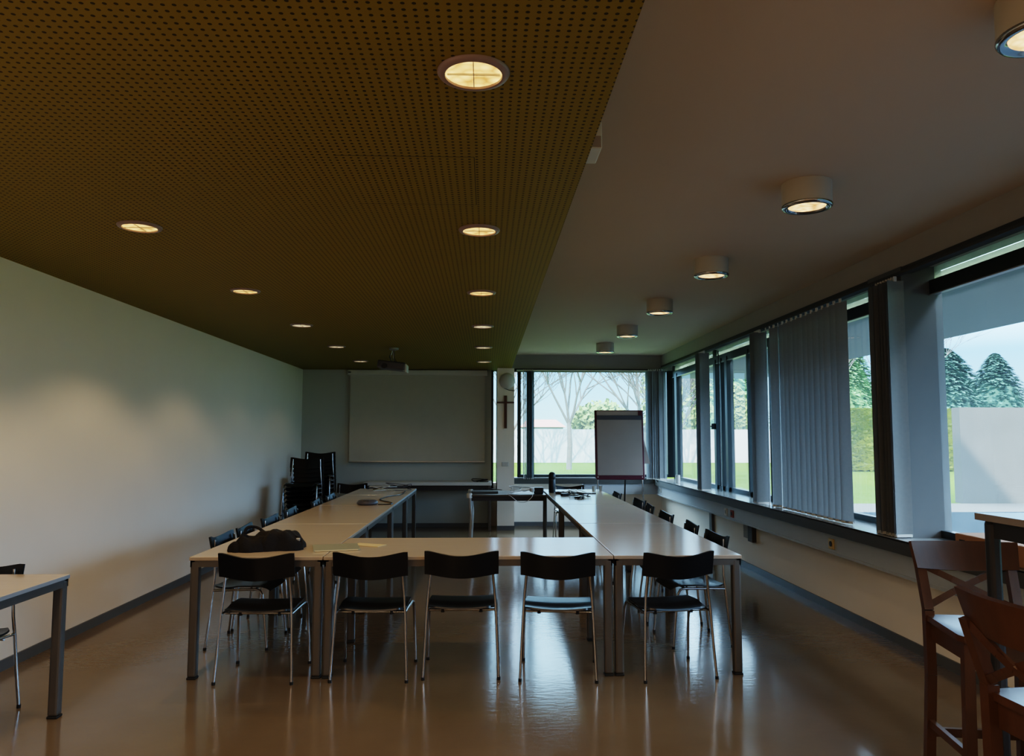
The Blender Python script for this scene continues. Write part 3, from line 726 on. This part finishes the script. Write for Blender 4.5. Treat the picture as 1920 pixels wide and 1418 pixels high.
# cardboard box on the sill
t = thing('cardboard_box', 'brown cardboard box on the window sill behind the bar stools', 'box', (2.93, 4.25, .788))
MB().bbox(-.08, .10, -.55, .33, 0, .118, .006).build('box_body', M['card'], t)
MB().bbox(-.083, -.079, .235, .285, .06, .085, .001).build('hand_hole', M['ink'], t)
cu = bpy.data.curves.new('printed_text', 'FONT'); cu.body = 'oc'; cu.size = .06; cu.extrude = .0006; cu.materials.append(M['ink'])
o_ = bpy.data.objects.new('printed_text_source', cu); C.objects.link(o_); bpy.context.view_layer.update()
me_ = bpy.data.meshes.new_from_object(o_.evaluated_get(bpy.context.evaluated_depsgraph_get())); bpy.data.objects.remove(o_)
o = bpy.data.objects.new('printed_text', me_); C.objects.link(o); o.parent = t; o.location = (-.0825, -.12, .035); o.rotation_euler = (PI/2, 0, -PI/2)

# ------------------------------------------------------------------ outdoors
def gstruct(name, m, *a): return sbox(name, m, *a)
gstruct('ground', M['grass'], -60, 120, 13.1, 140, -.35, -.02)
gstruct('ground', M['grass'], GX+.1, 120, -30, 13.1, -.35, -.02)
gstruct('garden_path', M['path'], GX+.3, 60, 15.2, 17.2, -.02, -.01)
gstruct('paving', M['paving'], GX+.1, 14, -10, 15.2, -.02, -.008)
gstruct('roof_canopy', M['canopy'], GX+.25, 5.10, -6, 14.0, 2.585, 2.75)
fw = gstruct('garden_wall', M['fence'], -30, 60, 46, 46.3, -.02, 2.0)
gstruct('garden_wall', M['concrete'], 11.0, 26, 17.3, 17.6, -.02, 2.2)

sbox('added_shade_storey', M['fence'], -16, 3.2, -12, 13.1, 3.1, 11)  # unseen mass above the room, added to cast shade on the near ground
# hedge
def lumpy(name, label, cat, m, x0, x1, y0, y1, z1, seed, amp=.35, cell=.9, group=None):
    from mathutils import noise as nz
    bm = bmesh.new(); bmesh.ops.create_cube(bm, size=1)
    for v in bm.verts: v.co = V(((x0+x1)/2+v.co.x*(x1-x0), (y0+y1)/2+v.co.y*(y1-y0), z1/2+v.co.z*z1))
    bmesh.ops.subdivide_edges(bm, edges=bm.edges[:], cuts=34, use_grid_fill=True)
    for v in bm.verts:
        n = nz.noise_vector(v.co/cell+V((seed, 0, 0)))+.5*nz.noise_vector(v.co/(cell*.4)+V((0, seed, 0)))
        v.co += n*amp
        v.co.z = max(v.co.z, -.05)
    me = bpy.data.meshes.new(name); bm.to_mesh(me); bm.free(); me.materials.append(m)
    for p in me.polygons: p.use_smooth = True
    o = bpy.data.objects.new(name, me); C.objects.link(o); tag(o, label, cat, group); return o
hd = lumpy('hedge', 'clipped yellow green hedge across the lawn outside the right windows', 'hedge', M['hedge'], 14, 52, 34, 36.5, 2.75, 3, .10, .7)
mb = MB(); rnd_ = random.Random(77)
for k in range(16000):
    f = rnd_.random(); x = rnd_.uniform(14, 44); y, z = (33.95, rnd_.uniform(.05, 2.8)) if f < .75 else (rnd_.uniform(34, 36.4), 2.8)
    u = V((rnd_.uniform(.06, .22), rnd_.uniform(-.08, .05), rnd_.uniform(-.05, .05))); w_ = V((rnd_.uniform(-.02, .02), -.05, rnd_.uniform(.03, .08))); c = V((x, y, z))
    mb.add([c-u, c-w_, c+u, c+w_], [(0, 1, 2, 3)])
lf = mb.build('hedge_leaves', M['hedgeleaf'], hd, smooth=False); lf['kind'] = 'stuff'
def conifer(x, y, h, r, m, label, seed):
    t = thing('conifer_tree', label, 'tree', (x, y, 0), 0, 'trees in the garden')
    rnd = random.Random(seed)
    MB().tube([(0, 0, -.05), (0, 0, h*.9)], [.03*h, .008*h], 8).build('trunk', M['bark'], t)
    mb = MB(); n = 5000
    mb.lathe([(r*.72, h*.12), (r*.62, h*.3), (r*.42, h*.6), (r*.15, h*.85), (0, h*.95)], 14)
    for k in range(n):
        f = rnd.random()**.8; z = h*(.10+.9*f); rr = r*(1-f)**.75*rnd.uniform(.45, 1.05)+.05; a = rnd.uniform(0, 2*PI)
        c = V((rr*math.cos(a), rr*math.sin(a), z)); s = rnd.uniform(.25, .55)*r*.13
        d = V((math.cos(a), math.sin(a), rnd.uniform(-.35, .1))).normalized(); w = d.cross(V((0, 0, 1))).normalized()*s*.7
        mb.add([c-d*s, c+w+V((0, 0, .05*s)), c+d*s*1.2-V((0, 0, .2*s)), c-w], [(0, 1, 2, 3)])
    mb.build('foliage', m, t, smooth=False)
for k, (x, y, h, r, mm) in enumerate([(26., 42, 5.8, 3.0, 'conifer'), (31.3, 45.5, 6.7, 3.1, 'conifer'), (40, 44, 9, 4.0, 'conifer'), (19.6, 41, 6.4, 2.8, 'conifer2'),
                                      (25.5, 56, 8, 4.6, 'conifer2'), (36, 58, 8.5, 5., 'conifer'), (22, 68, 10, 4.4, 'conifer2'), (18.0, 60, 8, 3.2, 'conifer2'), (50, 52, 10, 5., 'conifer'), (30.0, 51.5, 6.9, 2.8, 'conifer'), (23.4, 47.5, 7.4, 2.7, 'conifer2')]):
    conifer(x, y, h, r, M[mm], ['dark conifer nearest behind the hedge outside', 'tall dark conifer above the concrete garden wall', 'tallest bluish conifer at the right of the garden',
            'light green conifer seen left of the wide pillar', 'broad green conifer behind the hedge', 'far dark conifer right of the concrete wall', 'green conifer seen past the edge of the drawn blind',
            'far green conifer by the garden wall corner', 'distant conifer at the far right of the garden', 'bluish conifer filling the gap above the concrete wall', 'light green conifer just left of the wide pillar, farther back'][k], 50+k)
# bare trees
def bare_tree(x, y, h, seed, label, thick=.12):
    rnd = random.Random(seed); mb = MB()
    def grow(p, d, L, r, depth):
        pts = [p]; q = p.copy(); dd = d.copy(); n = 4
        for i in range(n):
            dd = (dd+V((rnd.uniform(-.18, .18), rnd.uniform(-.18, .18), rnd.uniform(-.02, .12)))).normalized(); q = q+dd*L/n; pts.append(q.copy())
        mb.tube(pts, [r*(1-.45*i/n) for i in range(n+1)], 5 if depth else 8, cap=False)
        if depth >= 5 or L < .25: return
        for k in range(4 if depth < 3 else 3):
            w = V((rnd.uniform(-1, 1), rnd.uniform(-1, 1), rnd.uniform(-.15, .6)))
            i = rnd.choice([2, 3, 4]); grow(pts[i], (dd*.75+w*.75).normalized(), L*rnd.uniform(.66, .86), max(r*.52, .010), depth+1)
    mb.tube([(0, 0, -.05), (.05, 0, h*.10), (.02, .05, h*.2)], [thick*1.1, thick, thick*.85], 8)
    for k in range(5):
        a = k*1.3+rnd.random(); grow(V((.02, .05, h*.19)), V((math.cos(a)*.55, math.sin(a)*.55, 1)).normalized(), h*.27, thick*.55, 1)
    t = thing('bare_tree', label, 'tree', (x, y, 0), 0, 'leafless trees outside')
    mb.build('branches', M['bark'], t)
bare_tree(3.9, 36, 11, 5, 'large leafless tree outside in the middle of the back window')
bare_tree(6.0, 29, 8.5, 9, 'leafless tree outside above the flip chart')
bare_tree(1.3, 40, 9, 12, 'leafless tree outside near the left side of back window')
bare_tree(10.6, 42, 8, 15, 'leafless tree outside beyond the far window corner')
bare_tree(12.0, 27, 9, 19, 'leafless tree seen through the window with the handle')
bare_tree(30, 52, 15, 23, 'leafless tree rising above the conifers at the right of the garden')
# house beyond the garden wall
t = thing('house', 'distant house with a red tiled roof beyond the white garden wall', 'house', (7.6, 105, 0))
MB().box(-2.6, 2.6, -4, 4, -.05, 2.9).build('house_walls', M['fence'], t, smooth=False)
MB().add([(-3, -4.5, 2.9), (3, -4.5, 2.9), (3, 4.5, 2.9), (-3, 4.5, 2.9), (-2, 0, 4.), (2, 0, 4.)], [(0, 1, 5, 4), (1, 2, 5), (2, 3, 4, 5), (3, 0, 4), (3, 2, 1, 0)]).build('roof', M['roof'], t, smooth=False)
def shrub(x, y, h, r, label, seed):
    t = thing('far_shrub', label, 'shrub', (x, y, 0), 0, 'pale shrubs beyond the garden wall'); rnd = random.Random(seed); mb = MB()
    for k in range(2600):
        d = V((rnd.gauss(0, 1), rnd.gauss(0, 1), rnd.gauss(0, 1))).normalized()*rnd.uniform(.55, 1)
        c = V((d.x*r, d.y*r*.6, h*.5+d.z*h*.5)); q = rnd.uniform(.06, .16)*1.6; u = V((rnd.uniform(-1, 1), rnd.uniform(-1, 1), rnd.uniform(-1, 1))).normalized()*q; w = u.orthogonal().normalized()*q*.8
        mb.add([c-u, c+w, c+u, c-w], [(0, 1, 2, 3)])
    mb.build('foliage', M['shrub'], t, smooth=False)
    MB().tube([(0, 0, -.05), (0, 0, h*.6)], .12, 6).build('stem', M['bark'], t)
for k, (x, h, r) in enumerate([(7.6, 4.0, 2.2), (12.8, 7.2, 2.7), (17.0, 5.4, 1.2)]):
    shrub(x, 50+k, h, r, ['pale green shrub behind the garden wall, left of the flip chart', 'largest pale green shrub outside behind the flip chart', 'pale green shrub outside behind the far window corner'][k], 80+k)
M_ = None

# ------------------------------------------------------------------ light
w = bpy.data.worlds.new('World'); bpy.context.scene.world = w; w.use_nodes = True
nt = w.node_tree; bg = nt.nodes['Background']
tc = nt.nodes.new('ShaderNodeTexCoord'); sx = nt.nodes.new('ShaderNodeSeparateXYZ'); nt.links.new(tc.outputs['Generated'], sx.inputs[0])
cr = nt.nodes.new('ShaderNodeValToRGB')
cr.color_ramp.elements[0].position = .0; cr.color_ramp.elements[0].color = (.10, .15, .165, 1)
cr.color_ramp.elements[1].position = 1.; cr.color_ramp.elements[1].color = (.55, .77, 1, 1)
for q, cc in ((.10, (.06, .135, .235)), (.24, (.42, .70, 1)), (.5, (.74, .89, 1))):
    e = cr.color_ramp.elements.new(q); e.color = (*cc, 1)
nt.links.new(sx.outputs[2], cr.inputs[0]); nt.links.new(cr.outputs[0], bg.inputs[0]); bg.inputs[1].default_value = 10
S = bpy.data.lights.new('sun', 'SUN'); S.energy = 8; S.angle = .01; S.color = (1, .93, .82)
so = bpy.data.objects.new('sun', S); C.objects.link(so)
so.rotation_euler = V((.36, .85, -.44)).to_track_quat('-Z', 'Y').to_euler()
# warm room lights behind the camera (further ceiling lamps of the same room)
for x, y, e in ((-1.9, .5, 34), (-.05, -1.2, 26), (1.5, -1.6, 24), (-1.9, -2.2, 26)):
    L = bpy.data.lights.new('room_lamp', 'AREA'); L.shape = 'DISK'; L.size = .25; L.energy = e; L.color = (1, .74, .5)
    lo = bpy.data.objects.new('room_lamp', L); C.objects.link(lo); lo.location = (x, y, ZS-.05)
# sky portals at the windows
for (loc, rot, sx_, sy_) in (((GX+.08, 3.1, 1.7), (0, PI/2, 0), 1.8, 4.2), ((GX+.08, 9.2, 1.7), (0, PI/2, 0), 1.8, 7.0), ((1.85, BY+.12, 1.7), (-PI/2, 0, 0), 2.7, 1.8)):
    L = bpy.data.lights.new('window_portal', 'AREA'); L.shape = 'RECTANGLE'; L.size = sx_; L.size_y = sy_; L.energy = 1
    L.cycles.is_portal = True
    lo = bpy.data.objects.new('window_portal', L); C.objects.link(lo); lo.location = loc; lo.rotation_euler = rot

# ------------------------------------------------------------------ camera
cam = bpy.data.cameras.new('camera'); cam.sensor_fit = 'HORIZONTAL'; cam.sensor_width = 36; cam.lens = 1420.8/1920*36
co = bpy.data.objects.new('camera', cam); C.objects.link(co); bpy.context.scene.camera = co
p, yw, rl = math.radians(4.50968), math.radians(1.90337), math.radians(.0899)
fw_ = V((math.sin(yw), math.cos(yw), 0)); F = fw_*math.cos(p)+V((0, 0, math.sin(p))); U = -fw_*math.sin(p)+V((0, 0, math.cos(p))); Rr = V((math.cos(yw), -math.sin(yw), 0))
R2 = Rr*math.cos(rl)+U*math.sin(rl); U2 = -Rr*math.sin(rl)+U*math.cos(rl)
co.matrix_world = Matrix(((R2.x, U2.x, -F.x, 0), (R2.y, U2.y, -F.y, 0), (R2.z, U2.z, -F.z, 1.4781), (0, 0, 0, 1)))
cam.clip_end = 500
sc = bpy.context.scene
sc.view_settings.view_transform = 'Filmic'; sc.view_settings.look = 'High Contrast'; sc.view_settings.exposure = 0.38
sc.cycles.max_bounces = 10; sc.cycles.diffuse_bounces = 5; sc.cycles.transparent_max_bounces = 16
sc.cycles.use_denoising = True
sc.cycles.sample_clamp_indirect = 6
